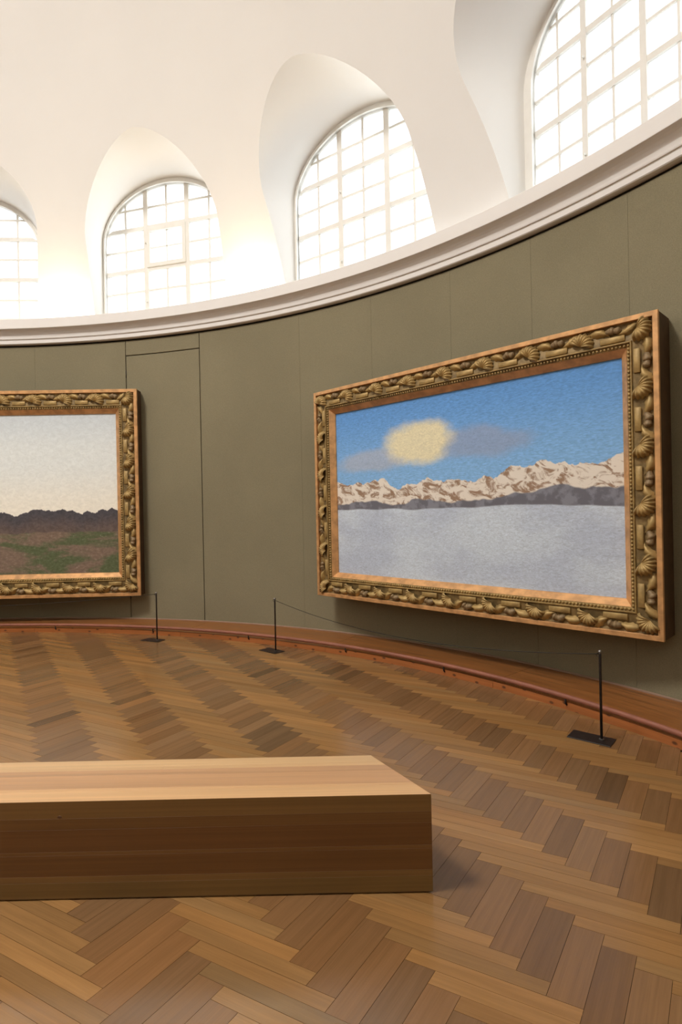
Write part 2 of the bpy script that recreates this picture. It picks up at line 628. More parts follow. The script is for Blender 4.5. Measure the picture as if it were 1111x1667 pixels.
for th in (71.0, 60.3, 49.8, 40.2, 30.3, 20.5, 81.7, 92.5, 103):
    bm = bmesh.new()
    a, b = P2(th, RIS_IN - 0.005), P2(th, RAIL_IN + 0.006)
    V, F = tube([(*a, 0.035), (*b, 0.05), (*b, RAIL_Z - 0.01)], 0.008, 6)
    o = mesh('rail_bracket', V, F, M_IRON, plinth, True)
    to_local(o, plinth)
V, F = ring_band([(-0.01, 0.075), (0.006, 0.075), (0.012, 0.069), (0.012, Z_PLINTH - 0.002)], FULL, True)
base = mesh('baseboard_round', V, F, mat_plain('base_bead', (0.30, 0.19, 0.13), 0.5), smooth=False)
tag(base, 'thin pale bead where the olive wall meets the step', 'baseboard', kind='structure')

# ---- dome with window niches
NICHES = [(100.7, 86.0), (80.0, 65.3), (58.9, 43.6), (37.2, 22.5)]
_first, _last = 100.7 + 6.2, 22.5 - 6.2              # the rest of the ring
_n = 13
_span = (360 - (_first - _last)) / _n
for i in range(_n):
    hi = _last - i * _span
    NICHES.append((hi - _span / 2 + 7.35 + 0.0, hi - _span / 2 - 7.35))
WTOP, WSPR = 4.89 + EYE, 4.12 + EYE                   # glass crown and springing
NDEPTH = 0.20                                         # niche floor depth behind the wall face
ARC_N = 28


def niche_frame(t0, t1):
    a, b = Vector(P2(t0)), Vector(P2(t1))
    c = (a + b) / 2
    e = (b - a).normalized()
    nn = Vector((-e.y, e.x))
    if nn.dot(c - Vector((CX, CY))) < 0: nn = -nn
    return c, e, nn, (b - a).length / 2


# opening where each niche cuts the dome: spring height, rise, roundness, splay, crown rise, skew
CUTS = {0: (4.178, 0.984, 1.85, 0.175, 0.0, -0.275), 1: (4.012, 1.143, 1.677, -0.113, -0.015, -0.14),
        2: (4.032, 0.903, 1.793, -0.156, 0.155, 0.434), 3: (4.15, 0.95, 1.9, 0.25, 0.02, 0.335)}
CUT_ANY = (4.03, 1.0, 1.8, 0.0, 0.05, 0.0)


def niche_profile(w, zs, rise, p=2.0):
    zs += EYE
    pts = [(-w, Z_LEDGE + (zs - Z_LEDGE) * i / 6) for i in range(7)]
    for i in range(1, ARC_N):
        a = PI * i / ARC_N
        ca = math.cos(a)
        pts.append((-w * math.copysign(abs(ca) ** (2 / p), ca), zs + rise * math.sin(a) ** (2 / p)))
    pts += [(w, zs - (zs - Z_LEDGE) * i / 6) for i in range(7)]
    return pts


def on_dome(c, e, nn, s, z, splay, crown, skew):
    d = nn * math.cos(skew) + e * math.sin(skew)
    lo, hi = -2.5, 0.6
    for _ in range(40):
        m = (lo + hi) / 2
        zz = Z_LEDGE + (z - Z_LEDGE) * (1 - crown * m)
        p = c + e * (s * (1 - splay * m)) + d * m
        r = math.hypot((p.x - CX) / KX, p.y - CY)
        if r < RW - dome_in(zz): lo = m
        else: hi = m
    return p, zz, math.degrees(math.atan2(p.y - CY, (p.x - CX) / KX))


Z_TOP = 7.6
mids = []
N = len(NICHES)
for i in range(N):
    lo_i = NICHES[i][1]
    hi_n = NICHES[(i + 1) % N][0]
    while hi_n > lo_i: hi_n -= 360
    mids.append((lo_i + hi_n) / 2)
DV, DF = [], []
ring_top = []


def add_grid(rows):
    """rows of equal-length point lists -> faces in DV/DF"""
    base_i = len(DV)
    m = len(rows[0])
    for r in rows: DV.extend(r)
    for i in range(len(rows) - 1):
        for j in range(m - 1):
            a = base_i + i * m + j
            DF.append((a, a + 1, a + m + 1, a + m))


ceil = None
reveals = []
for i in range(N):
    t0, t1 = NICHES[i]
    hiT = mids[i - 1]
    while hiT < t0: hiT += 360
    while hiT - 360 > t0: hiT -= 360
    loT = mids[i]
    while loT > t1: loT -= 360
    while loT + 360 < t1: loT += 360
    c, e, nn, w = niche_frame(t0, t1)
    zs, rise, pw, splay, crown, skew = CUTS.get(i, CUT_ANY)
    inner, bpts = [], []
    for s, z in niche_profile(w, zs, rise, pw):
        p, z, th = on_dome(c, e, nn, s, z, splay, crown, skew)
        while th < loT - 90: th += 360
        while th > hiT + 90: th -= 360
        inner.append((th, z))
        bpts.append((p.x, p.y, z))
    m = len(inner)
    # outer path: up the left side, along the top, down the right side
    NS = 10
    NTp = m - 2 * NS
    outer = [(hiT, Z_LEDGE + (Z_TOP - Z_LEDGE) * q / NS) for q in range(NS)]
    outer += [(hiT + (loT - hiT) * q / (NTp - 1), Z_TOP) for q in range(NTp)]
    outer += [(loT, Z_TOP - (Z_TOP - Z_LEDGE) * (q + 1) / NS) for q in range(NS)]
    ring_top.append([q[0] for q in outer[NS:NS + NTp]])
    K = 12
    rows = []
    for q in range(K + 1):
        f = q / K
        rows.append([dome_pt(a[0] + (b[0] - a[0]) * f, a[1] + (b[1] - a[1]) * f) for a, b in zip(inner, outer)])
    rows[0] = bpts
    add_grid(rows)
    prof = niche_profile(w - 0.01, WSPR - EYE, WTOP - WSPR + 0.075)
    back = [(*(c + e * s + nn * NDEPTH), z) for s, z in prof]
    reveals.append((bpts, back, c, e, nn, w, prof))
# cap
tops = []
for r in ring_top: tops += r[:-1]
cap = []
for q in range(15):
    z = Z_TOP + (Z_APEX - 0.0005 - Z_TOP) * math.sin(PI / 2 * q / 14)
    cap.append([dome_pt(t, z) for t in tops] + [dome_pt(tops[0], z)])
add_grid(cap)
bm = bmesh.new()
bvs = [bm.verts.new(p) for p in DV]
for f in DF:
    try: bm.faces.new([bvs[i] for i in f])
    except ValueError: pass
bmesh.ops.remove_doubles(bm, verts=bm.verts, dist=0.0008)
bmesh.ops.recalc_face_normals(bm, faces=bm.faces)
ceil = from_bm('ceiling', bm, M_DOME, smooth=True)
tag(ceil, 'smooth white dome cut by arched window niches', 'ceiling', kind='structure')
BLIND = set()
for bpts, back, c, e, nn, w, prof in reveals:
    m = len(bpts)
    V, F = [], []
    K = 6
    for q in range(K + 1):
        for a, b in zip(bpts, back):
            V.append(tuple(a[x] + (b[x] - a[x]) * q / K for x in range(3)))
    for q in range(K):
        for j in range(m - 1):
            a = q * m + j
            F.append((a, a + 1, a + m + 1, a + m))
    # niche floor
    i0 = len(V)
    V += [bpts[0], bpts[-1], back[-1], back[0]]
    F.append((i0, i0 + 1, i0 + 2, i0 + 3))
    o = mesh('niche_reveal', V, F, M_DOME, ceil, True)
    if (c.y - CY) < -3.6:                             # unseen niches closed off to cut daylight from behind
        mesh('niche_blocker', back, [tuple(range(m))], M_DOME, ceil)
        BLIND.add(round(c.x, 3))

# ---- windows
WW = 1.035                                            # half width of glass opening


def arch(s, ww=WW, top=WTOP):
    q = 1 - (s / ww) ** 2
    return WSPR + (top - WSPR) * math.sqrt(q) if q > 0 else -1


def strip_bm(bm, pts, y0, y1):
    """prism from a closed 2D outline (s,z) between depths y0..y1"""
    a = [bm.verts.new((s, y0, z)) for s, z in pts]
    b = [bm.verts.new((s, y1, z)) for s, z in pts]
    n = len(pts)
    for i in range(n):
        j = (i + 1) % n
        bm.faces.new((a[i], a[j], b[j], b[i]))
    bm.faces.new(list(reversed(a)))
    bm.faces.new(b)


def arch_outline(ww, top, n=28, z0=Z_LEDGE):
    pts = [(-ww, z0), (-ww, WSPR)]
    pts += [(-ww * math.cos(PI * i / n), WSPR + (top - WSPR) * math.sin(PI * i / n)) for i in range(1, n)]
    pts += [(ww, WSPR), (ww, z0)]
    return pts


def arch_ring(o1, o2, y0, y1):
    """flat moulding ring between two arch outlines of equal length"""
    V, F = [], []
    n = len(o1)
    for (a, b) in zip(o1, o2):
        V += [(a[0], y0, a[1]), (b[0], y0, b[1]), (b[0], y1, b[1]), (a[0], y1, a[1])]
    for i in range(n - 1):
        for k in range(4):
            l = (k + 1) % 4
            F.append((i * 4 + k, (i + 1) * 4 + k, (i + 1) * 4 + l, i * 4 + l))
    F.append((3, 2, 1, 0))
    F.append(tuple((n - 1) * 4 + k for k in range(4)))
    return V, F


Z_T = [5.270, 5.895]                                  # heavy transoms
Z_B = [4.655, 4.955, 5.585, 6.195]                    # thin bars (the lowest is the sill rail)
S_M = [-0.345, 0.345]                                 # heavy mullions
S_B = [-0.70, 0.0, 0.70]


def clipped(s0, s1, z0, z1, ww=WW - 0.004, top=WTOP - 0.004, n=5):
    """rectangle cut by the arch, as an outline or None"""
    ss = [s0 + (s1 - s0) * i / n for i in range(n + 1)]
    ts = [min(z1, arch(s, ww, top)) for s in ss]
    keep = [(s, t) for s, t in zip(ss, ts) if t > z0 + 0.01]
    if len(keep) < 2: return None
    # move a cut end onto the arch
    def solve(sa, sb):
        for _ in range(30):
            m = (sa + sb) / 2
            if arch(m, ww, top) > z0: sa = m
            else: sb = m
        return sa
    out = list(keep)
    if keep[0][0] > s0 + 1e-6:
        q = solve(keep[0][0], keep[0][0] - (s1 - s0) / n)
        out.insert(0, (q, z0 + 0.002))
    if keep[-1][0] < s1 - 1e-6:
        q = solve(keep[-1][0], keep[-1][0] + (s1 - s0) / n)
        out.append((q, z0 + 0.002))
    pts = [(out[0][0], z0), (out[-1][0], z0)] + [p for p in reversed(out)]
    cl = []
    for p in pts:
        if not cl or math.hypot(p[0] - cl[-1][0], p[1] - cl[-1][1]) > 0.004: cl.append(p)
    if math.hypot(cl[0][0] - cl[-1][0], cl[0][1] - cl[-1][1]) < 0.004: cl.pop()
    return cl if len(cl) > 2 else None


def bar(name, s0, s1, z0, z1, y0, y1, root):
    pts = clipped(s0, s1, z0, z1, WW + 0.01, WTOP + 0.01, 6)
    if not pts: return
    bm = bmesh.new()
    strip_bm(bm, pts, y0, y1)
    bmesh.ops.recalc_face_normals(bm, faces=bm.faces)
    return from_bm(name, bm, M_WINW, root)


def build_window(idx, niche, vent, detail, narrow=1.0, shift=0.0):
    t0, t1 = niche
    c, e, nn, w = niche_frame(t0, t1)
    root = bpy.data.objects.new('window_%d' % idx, None)
    link(root)
    p = c + nn * NDEPTH + e * shift
    root.scale = (narrow, 1, 1)
    ang = math.atan2(e.y, e.x)
    root.location = (p.x, p.y, 0)
    root.rotation_euler = (0, 0, ang)                 # local x = e, local y = outward
    # make sure local y points outward
    yo = Vector((-math.sin(ang), math.cos(ang)))
    sg = 1 if yo.dot(nn) > 0 else -1
    Y = lambda v: v * sg
    o1 = arch_outline((w + 0.03 + abs(shift)) / narrow, WTOP + 0.11)
    o2 = arch_outline(WW, WTOP)
    V, F = arch_ring(o1, o2, Y(0.0), Y(0.10))
    mesh('window_frame', V, F, M_WINW, root)
    o3 = [(s * 1.022, z + (0.025 if z > WSPR else 0)) for s, z in o2]
    o4 = [(s * 1.0, z) for s, z in o2]
    V, F = arch_ring(o3, o4, Y(-0.025), Y(0.03))
    mesh('arch_moulding', V, F, M_WINW, root)
    bar('sill_rail', -WW, WW, Z_LEDGE, Z_B[0] + 0.02, Y(0.02), Y(0.09), root)
    for s in S_M:
        bar('mullion', s - 0.036, s + 0.036, Z_LEDGE, WTOP, Y(0.022), Y(0.085), root)
    segs = [(-WW, S_M[0] - 0.024), (S_M[0] + 0.024, S_M[1] - 0.024), (S_M[1] + 0.024, WW)]
    for z in Z_T:
        for s0, s1 in segs:
            bar('transom', s0, s1, z - 0.029, z + 0.029, Y(0.026), Y(0.08), root)
    for z in Z_B[1:]:
        for q, (s0, s1) in enumerate(segs):
            if vent and q == 1 and z == Z_B[2]: continue
            bar('glazing_bar', s0, s1, z - 0.014, z + 0.014, Y(0.036), Y(0.066), root)
    zspan = [(Z_B[0], Z_T[0]), (Z_T[0], Z_T[1]), (Z_T[1], WTOP)]
    for s in S_B:
        for q, (z0, z1) in enumerate(zspan):
            if vent and s == 0.0 and q == 1: continue
            bar('glazing_bar', s - 0.014, s + 0.014, z0 + 0.021, z1 - (0.021 if q < 2 else 0), Y(0.037), Y(0.065), root)
    if vent:
        s0, s1, z0, z1 = S_M[0] + 0.020, S_M[1] - 0.020, Z_T[0] + 0.020, Z_T[1] - 0.020
        fw = 0.055
        bm = bmesh.new()
        ya, yb = sorted((Y(0.006), Y(0.07)))
        box_bm(s0, s1, ya, yb, z0, z0 + fw, 0.0, bm)
        box_bm(s0, s1, ya, yb, z1 - fw, z1, 0.0, bm)
        box_bm(s0, s0 + fw, ya, yb, z0 + fw, z1 - fw, 0.0, bm)
        box_bm(s1 - fw, s1, ya, yb, z0 + fw, z1 - fw, 0.0, bm)
        zm = (z0 + z1) / 2
        vs = from_bm('vent_sash', bm, M_WINW, root)
        ya, yb = sorted((Y(0.036), Y(0.066)))
        bm = box_bm(s0 + fw, s1 - fw, ya, yb, zm - 0.008, zm + 0.008)
        box_bm(-0.008, 0.008, ya, yb, z0 + fw, z1 - fw, 0, bm)
        from_bm('glazing_bar', bm, M_WINW, vs)
    # latches on the left mullion
    if detail:
        for z in (5.66, 4.78):
            V, F = lathe([(0.010, 0), (0.010, 0.03)], 6)
            lt = mesh('latch', V, F, M_WINW, root)
            lt.location = (S_M[0] + 0.005, Y(0.02), z)
            lt.rotation_euler = (PI / 2 * (1 if sg > 0 else -1), 0, 0)
    cols = sorted([-WW] + S_M + S_B + [WW])
    rws = sorted(Z_B + Z_T + [WTOP])
    one = bmesh.new()
    for i in range(len(cols) - 1):
        for j in range(len(rws) - 1):
            pts = clipped(cols[i], cols[i + 1], rws[j], rws[j + 1], WW - 0.001, WTOP - 0.001)
            if not pts: continue
            if detail:
                bm = bmesh.new()
                ya, yb = sorted((Y(0.049), Y(0.053)))
                strip_bm(bm, pts, ya, yb)
                bmesh.ops.recalc_face_normals(bm, faces=bm.faces)
                from_bm('pane', bm, M_GLASS, root)
            else:
                one.faces.new([one.verts.new((s, Y(0.05), z)) for s, z in pts])
    if not detail:
        from_bm('glazing', one, M_GLASS, root)
    else: one.free()
    # sky portal in the opening
    ld = bpy.data.lights.new('window_portal', 'AREA')
    ld.shape = 'RECTANGLE'
    ld.size, ld.size_y = 2 * w + 0.1, WTOP - Z_LEDGE + 0.2
    try: ld.cycles.is_portal = True
    except Exception: pass
    lo = bpy.data.objects.new('window_portal', ld)
    COL.objects.link(lo)
    q = c + nn * (NDEPTH + 0.16)
    lo.location = (q.x, q.y, (Z_LEDGE + WTOP) / 2)
    lo.rotation_euler = Vector((-nn.x, -nn.y, 0)).to_track_quat('-Z', 'Z').to_euler()
    return root


WLAB = ['arched white window cut off at the left edge of the view',
        'arched white window with a small vent sash above the hidden door',
        'arched white window above the left end of the snowy painting',
        'large arched white window cut off at the top right corner']
for i, nch in enumerate(NICHES):
    if round(niche_frame(*nch)[0].x, 3) in BLIND: continue
    if i < 4:
        r = build_window(i + 1, nch, i == 1, True, *((0.775, -0.075) if i == 3 else (1.0, 0.0)))
        tag(r, WLAB[i], 'window', 'arched windows round the dome', 'structure')
    elif i in (4, 16):
        r = build_window(i + 1, nch, False, False)
        tag(r, 'arched white window just outside the view beside window %s' % ('top right' if i == 4 else 'far left'), 'window',
            'arched windows round the dome', 'structure')
    else:
        r = build_window(i + 1, nch, False, False)
        tag(r, 'arched white window on the unseen side of the dome', 'window', 'arched windows behind the viewer', 'structure')

# ---- warm strip lights hidden on the cornice ledge below two piers
UPL = 22.0
for th, nm in ((83.0, 'left'), (62.1, 'middle')):
    x, y = P2(th, 0.11)
    ld = bpy.data.lights.new('ledge_uplight', 'AREA')
    ld.shape = 'RECTANGLE'
    ld.size, ld.size_y = 0.72, 0.06
    ld.energy = UPL
    ld.color = (1.0, 0.80, 0.52)
    lo = bpy.data.objects.new('ledge_uplight', ld)
    COL.objects.link(lo)
    t = rad(th)
    tang = math.atan2(RW * math.cos(t), -KX * RW * math.sin(t))
    lo.location = (x, y, Z_LEDGE + 0.014)
    lo.rotation_euler = (PI, 0, tang)                 # shines upwards
    bm = box_bm(-0.37, 0.37, -0.04, 0.04, 0, 0.010, 0.002)
    ch = from_bm('ledge_lamp', bm, M_STEEL)
    ch.location = (x, y, Z_LEDGE)
    ch.rotation_euler = (0, 0, tang)
    tag(ch, 'flat strip lamp on the cornice under the %s glowing pier' % nm, 'lamp', 'strip lamps on the cornice')

# ================================================================== PARQUET
aa, bb = rad(55.5), rad(-27.3)
A = np.array([math.cos(aa), math.sin(aa)])
B = np.array([math.cos(bb), math.sin(bb)])
BE, AL, LA, LB = 0.113, 0.061, 0.372, 0.572           # block widths and lengths
S = BE * B - AL * A
T = LB * B + LA * A
O = -0.04 * T - 0.48 * S                              # a light block's lower left corner (0, LA)
O = O - LA * A
G = 0.0007                                            # half joint


def block_mesh(name, d1, d2, l1, l2, mat):
    """parallelogram block: length l1 along d1, width l2 along d2; origin at its corner"""
    me = bpy.data.meshes.new(name)
    V = []
    quad = [(G, G), (l1 - G, G), (l1 - G, l2 - G), (G, l2 - G)]
    loc = []
    for z in (-0.012, 0.0):
        for a, b in quad:
            p = d1 * a + d2 * b
            V.append((p[0], p[1], z)); loc.append((a, b))
    F = []
    for i in range(4):
        j = (i + 1) % 4
        F.append((i, j, 4 + j, 4 + i))
    F.append((4, 5, 6, 7))
    cr = d1[0] * d2[1] - d1[1] * d2[0]
    if cr < 0: F = [tuple(reversed(f)) for f in F]
    me.from_pydata(V, [], F)
    uv = me.uv_layers.new(name='UVMap')
    for lp in me.loops: uv.data[lp.index].uv = loc[lp.vertex_index]
    if mat: me.materials.append(mat)
    me.update()
    return me


MA = block_mesh('wide_plank', A, B, LA, BE, M_PLANK)
MB = block_mesh('narrow_plank', B, A, LB, AL, M_PLANK)


def tone(kind, rng):
    if kind == 'A':  # wide blocks darker than narrow, partly grain sheen put into the tone
        c = np.array([0.186, 0.098, 0.041]); v = rng.gauss(0, 0.11)
        if rng.random() < 0.10: v -= 0.18
    else:
        c = np.array([0.255, 0.134, 0.048]); v = rng.gauss(0, 0.09)
        if rng.random() < 0.08: v += 0.14
    h = rng.gauss(0, 0.03)
    c = c * (1 + v) * np.array([1 + h, 1, 1 - 1.5 * h])
    return tuple(np.clip(c, 0.02, 0.9))


def px(p):
    """pixel of a floor point for choosing which blocks get to be their own object"""
    q = Vector((p[0], p[1], -EYE))
    d = q.dot(_f)
    if d < 0.25: return None
    return (555.5 + FPX * q.dot(_right) / d, 833.5 - FPX * q.dot(_up) / d)


blocks = []
rng = random.Random(11)
for j in range(-30, 31):
    for i in range(-170, 171):
        o = O + S * i + T * j
        for kind, corner, ctr in (('A', o, o + A * LA / 2 + B * BE / 2),
                                  ('B', o + B * BE + A * (LA - AL), o + B * (BE + LB / 2) + A * (LA - AL / 2))):
            r = math.hypot((ctr[0] - CX) / KX, ctr[1] - CY)
            if r > RW - RIS_IN + 0.22: continue
            blocks.append((kind, corner, ctr, tone(kind, rng), rng.random(), rng.gauss(0, 1), rng.gauss(0, 1)))


def size_in_view(bk):
    kind, c, ctr = bk[:3]
    d1, d2, l1, l2 = (A, B, LA, BE) if kind == 'A' else (B, A, LB, AL)
    qs = [px(c + d1 * a + d2 * b) for a, b in ((0, 0), (l1, 0), (l1, l2), (0, l2))]
    if any(q is None for q in qs): return 0
    inside = [(-20 < q[0] < 1131 and 900 < q[1] < 1690) for q in qs]
    if not any(inside): return 0
    m = px(ctr)
    if m[0] < 690 and 1262 < m[1] < 1440: return 0     # behind the bench
    if not (0 <= m[0] <= 1111 and m[1] < 1667) and sum(inside) < 2: return 0
    ar = 0
    for i in range(4):
        a, b = qs[i], qs[(i + 1) % 4]
        ar += a[0] * b[1] - a[1] * b[0]
    return abs(ar) / 2


ranked = sorted(range(len(blocks)), key=lambda i: -size_in_view(blocks[i]))
chosen = set(i for i in ranked[:296] if size_in_view(blocks[i]) > 0)
VV, FF, UU, TT = [], [], [], []
for i, (kind, c, ctr, tn, rnd, g1, g2) in enumerate(blocks):
    me = MA if kind == 'A' else MB
    dz = -0.0002 * abs(g1)
    rx, ry = g1 * 0.0006, g2 * 0.0006
    if i in chosen:
        ob = bpy.data.objects.new('plank', me)
        COL.objects.link(ob)
        ob.parent = floor
        ob.location = (c[0], c[1], dz)
        ob.rotation_euler = (rx, ry, 0)
        ob.color = (*tn, 1)
    else:
        k0 = len(VV)
        for v in me.vertices:
            VV.append((c[0] + v.co.x, c[1] + v.co.y, v.co.z + dz + rx * v.co.y - ry * v.co.x))
        for p in me.polygons:
            FF.append(tuple(k0 + q for q in p.vertices))
            for l in p.loop_indices:
                uq = me.uv_layers[0].data[l].uv
                UU.append((uq[0] + rnd * 40, uq[1] + rnd * 17)); TT.append(tn)
far = mesh('parquet_blocks', VV, FF, M_PLANKS, floor)
far['kind'] = 'stuff'
uv = far.data.uv_layers.new(name='UVMap')
uv.data.foreach_set('uv', np.array(UU, dtype=np.float32).ravel())
ca = far.data.color_attributes.new('tone', 'FLOAT_COLOR', 'CORNER')
ca.data.foreach_set('color', np.array([(*t, 1) for t in TT], dtype=np.float32).ravel())

# ================================================================== BENCH
bench = empty('bench', (-1.1, 2.31, 0))
tag(bench, 'long low solid wooden bench with slanted end on the parquet', 'bench')
FL, FR, BL, BR = -2.62, 0.350, -2.40, 0.120           # front and back ends of the top
Y0, Y1, ZT = 2.312, 2.690, 0.410


def stave(name, quad0, quad1, col, uvdir):
    """hexahedron from two quads (4 points each)"""
    V = list(quad0) + list(quad1)
    F = [(0, 3, 2, 1), (4, 5, 6, 7), (0, 1, 5, 4), (1, 2, 6, 5), (2, 3, 7, 6), (3, 0, 4, 7)]
    bm = bmesh.new()
    vs = [bm.verts.new(v) for v in V]
    for f in F: bm.faces.new([vs[i] for i in f])
    bmesh.ops.recalc_face_normals(bm, faces=bm.faces)
    bmesh.ops.bevel(bm, geom=list(bm.edges), offset=0.0008, segments=1, affect='EDGES')
    o = from_bm(name, bm, M_BENCH, bench)
    uv = o.data.uv_layers.new(name='UVMap')
    for lp in o.data.loops:
        p = o.data.vertices[lp.vertex_index].co
        uv.data[lp.index].uv = (p.x, p.y * 0.9 + p.z * 1.1) if uvdir == 'x' else (p.y, p.x + p.z)
    o.color = (*col, 1)
    to_local(o, bench)
    return o


def xr(y): return FR + (BR - FR) * (y - Y0) / (Y1 - Y0)
def xl(y): return FL + (BL - FL) * (y - Y0) / (Y1 - Y0)


TH = 0.03
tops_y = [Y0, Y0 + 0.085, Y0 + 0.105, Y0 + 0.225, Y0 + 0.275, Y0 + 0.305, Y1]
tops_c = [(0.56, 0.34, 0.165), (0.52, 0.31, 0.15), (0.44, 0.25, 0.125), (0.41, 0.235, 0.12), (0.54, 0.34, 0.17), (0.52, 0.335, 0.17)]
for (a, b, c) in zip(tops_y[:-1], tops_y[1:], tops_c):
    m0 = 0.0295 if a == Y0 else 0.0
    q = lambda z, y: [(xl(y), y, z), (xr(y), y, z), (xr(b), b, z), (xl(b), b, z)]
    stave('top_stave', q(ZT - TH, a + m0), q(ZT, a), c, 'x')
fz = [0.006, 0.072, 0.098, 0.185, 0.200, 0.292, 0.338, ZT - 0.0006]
fc = [(0.170, 0.095, 0.029), (0.190, 0.10, 0.031), (0.145, 0.065, 0.019), (0.175, 0.083, 0.025), (0.140, 0.061, 0.018), (0.155, 0.073, 0.022), (0.185, 0.098, 0.031)]  # redder staves, also darkened so the sides' shade sits in their colour
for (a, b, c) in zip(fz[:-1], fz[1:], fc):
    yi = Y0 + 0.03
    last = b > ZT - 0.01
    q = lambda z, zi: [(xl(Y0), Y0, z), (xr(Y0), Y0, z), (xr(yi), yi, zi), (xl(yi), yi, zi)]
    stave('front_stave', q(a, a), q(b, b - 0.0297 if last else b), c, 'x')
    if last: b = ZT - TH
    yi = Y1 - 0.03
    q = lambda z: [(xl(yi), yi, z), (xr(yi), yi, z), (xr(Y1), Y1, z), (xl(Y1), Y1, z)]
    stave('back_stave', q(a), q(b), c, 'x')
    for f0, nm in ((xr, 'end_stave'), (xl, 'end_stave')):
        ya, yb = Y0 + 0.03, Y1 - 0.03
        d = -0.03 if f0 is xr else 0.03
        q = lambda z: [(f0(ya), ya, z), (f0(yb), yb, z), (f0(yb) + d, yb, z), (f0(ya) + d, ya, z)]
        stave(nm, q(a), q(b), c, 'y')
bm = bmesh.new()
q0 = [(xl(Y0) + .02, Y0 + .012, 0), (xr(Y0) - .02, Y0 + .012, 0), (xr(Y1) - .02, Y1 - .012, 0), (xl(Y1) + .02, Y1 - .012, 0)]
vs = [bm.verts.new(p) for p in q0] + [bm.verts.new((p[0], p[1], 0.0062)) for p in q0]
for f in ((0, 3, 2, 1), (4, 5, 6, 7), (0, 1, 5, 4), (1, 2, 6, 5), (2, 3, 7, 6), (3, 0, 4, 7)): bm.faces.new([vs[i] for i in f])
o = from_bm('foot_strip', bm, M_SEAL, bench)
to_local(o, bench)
# a small knot in the front
V, F = lathe([(0.007, 0), (0.006, 0.0012)], 10)
kn = mesh('knot', V, F, mat_plain('knot_wood', (0.10, 0.045, 0.018), 0.5), bench)
kn.location = (-1.192 - bench.location.x, Y0 - bench.location.y + 0.0004, 0.345)
kn.rotation_euler = (PI / 2, 0, 0)
kn.scale = (1.5, 0.9, 1)

# ================================================================== BARRIER POSTS
POSTS = [(-0.777, 6.369, -42, 'slim dark barrier post left of the snowy painting'),
         (-2.356, 7.052, -25, 'slim dark barrier post standing in front of the hidden door'),
         (1.731, 3.774, -40, 'nearest slim dark barrier post below right end of snowy painting')]
PH = 0.602


def make_post(x, y, rz, label):
    root = empty('barrier_post', (x, y, 0), rad(rz))
    tag(root, label, 'barrier post', 'slim dark posts along the step')
    o = from_bm('base_plate', box_bm(-0.205, 0.075, -0.080, 0.072, 0.0004, 0.006, 0.0015), M_IRON, root)
    V, F = lathe([(0.017, 0.008), (0.017, 0.014), (0.012, 0.016)], 10)
    o = mesh('collar', V, F, M_STEEL, root)
    V, F = lathe([(0.0088, 0.008), (0.0088, PH - 0.014), (0.0075, PH - 0.010)], 10)
    o = mesh('pole', V, F, M_IRON, root, True)
    V, F = lathe([(0.004, PH - 0.012), (0.0095, PH - 0.009), (0.014, PH), (0.0095, PH + 0.009), (0.004, PH + 0.012)], 10)
    o = mesh('cap', V, F, M_STEEL, root, True)
    V, F = tube([(0.014 + 0.010 * math.cos(2 * PI * k / 10) - 0.0, 0, PH - 0.02 + 0.010 * math.sin(2 * PI * k / 10)) for k in range(10)], 0.0025, 5, True)
    o = mesh('cord_ring', V, F, M_IRON, root, True)
    o.rotation_euler = (0, 0, rad(200))
    return root


post_objs = [make_post(*p) for p in POSTS]
make_post(-8.2, 7.0, 20, 'slim dark barrier post at the far end of the evening painting')


def cord(p, q, sag, root):
    pts = []
    for i in range(25):
        f = i / 24
        pts.append((p[0] + (q[0] - p[0]) * f, p[1] + (q[1] - p[1]) * f, PH - 0.014 - 4 * sag * f * (1 - f)))
    V, F = tube(pts, 0.0028, 6)
    o = mesh('cord', V, F, M_CORD, root, True)
    o.matrix_parent_inverse = root.matrix_basis.inverted()


cord(POSTS[0], POSTS[2], 0.15, post_objs[0])
cord(POSTS[1], (-8.2, 7.0), 0.12, post_objs[1])

# ================================================================== PAINTINGS
def sweep_frame(name, prof, W, Hh, mat, parent, close=False):
    """mitred rectangular sweep: prof = [(distance from outer edge, y)]"""
    V, F = [], []
    n = len(prof)
    for sx, sz in ((-1, -1), (1, -1), (1, 1), (-1, 1)):
        for d, y in prof:
            V.append((sx * (W / 2 - d), y, sz * (Hh / 2 - d)))
    for i in range(4):
        j = (i + 1) % 4
        for q in range(n if close else n - 1):
            r = (q + 1) % n
            F.append((i * n + q, j * n + q, j * n + r, i * n + r))
    return mesh(name, V, F, mat, parent)


def leaf_mesh():
    """a ribbed shell-like leaf opening upwards (local +z), facing -y"""
    V, F = [], []
    NA, NR = 36, 5
    for j in range(NR + 1):
        r = j / NR
        for i in range(NA + 1):
            ph = -1.55 + 3.1 * i / NA
            rib = math.cos(ph / 3.1 * 2 * PI * 9)
            R = 0.082 * r * (1 + 0.07 * rib * r - 0.10 * abs(ph) / 1.55)
            x, z = R * math.sin(ph), R * math.cos(ph) - 0.028
            y = -0.004 - 0.034 * math.sin(PI * min(r * 0.80 + 0.05, 1)) - 0.0055 * rib * r ** 0.7
            if j == NR: y = 0.0
            V.append((x, y, z))
    for j in range(NR):
        for i in range(NA):
            a = j * (NA + 1) + i
            F.append((a, a + 1, a + NA + 2, a + NA + 1))
    return V, F


def nut_mesh(r=0.022, l=0.036):
    V, F = lathe([(0.003, -l), (r * 0.6, -l * 0.8), (r * 0.95, -l * 0.3), (r, 0.0), (r * 1.16, 0.002), (r * 1.1, l * 0.35), (r * 0.6, l * 0.6), (0.004, l * 0.72)], 10)
    return V, F


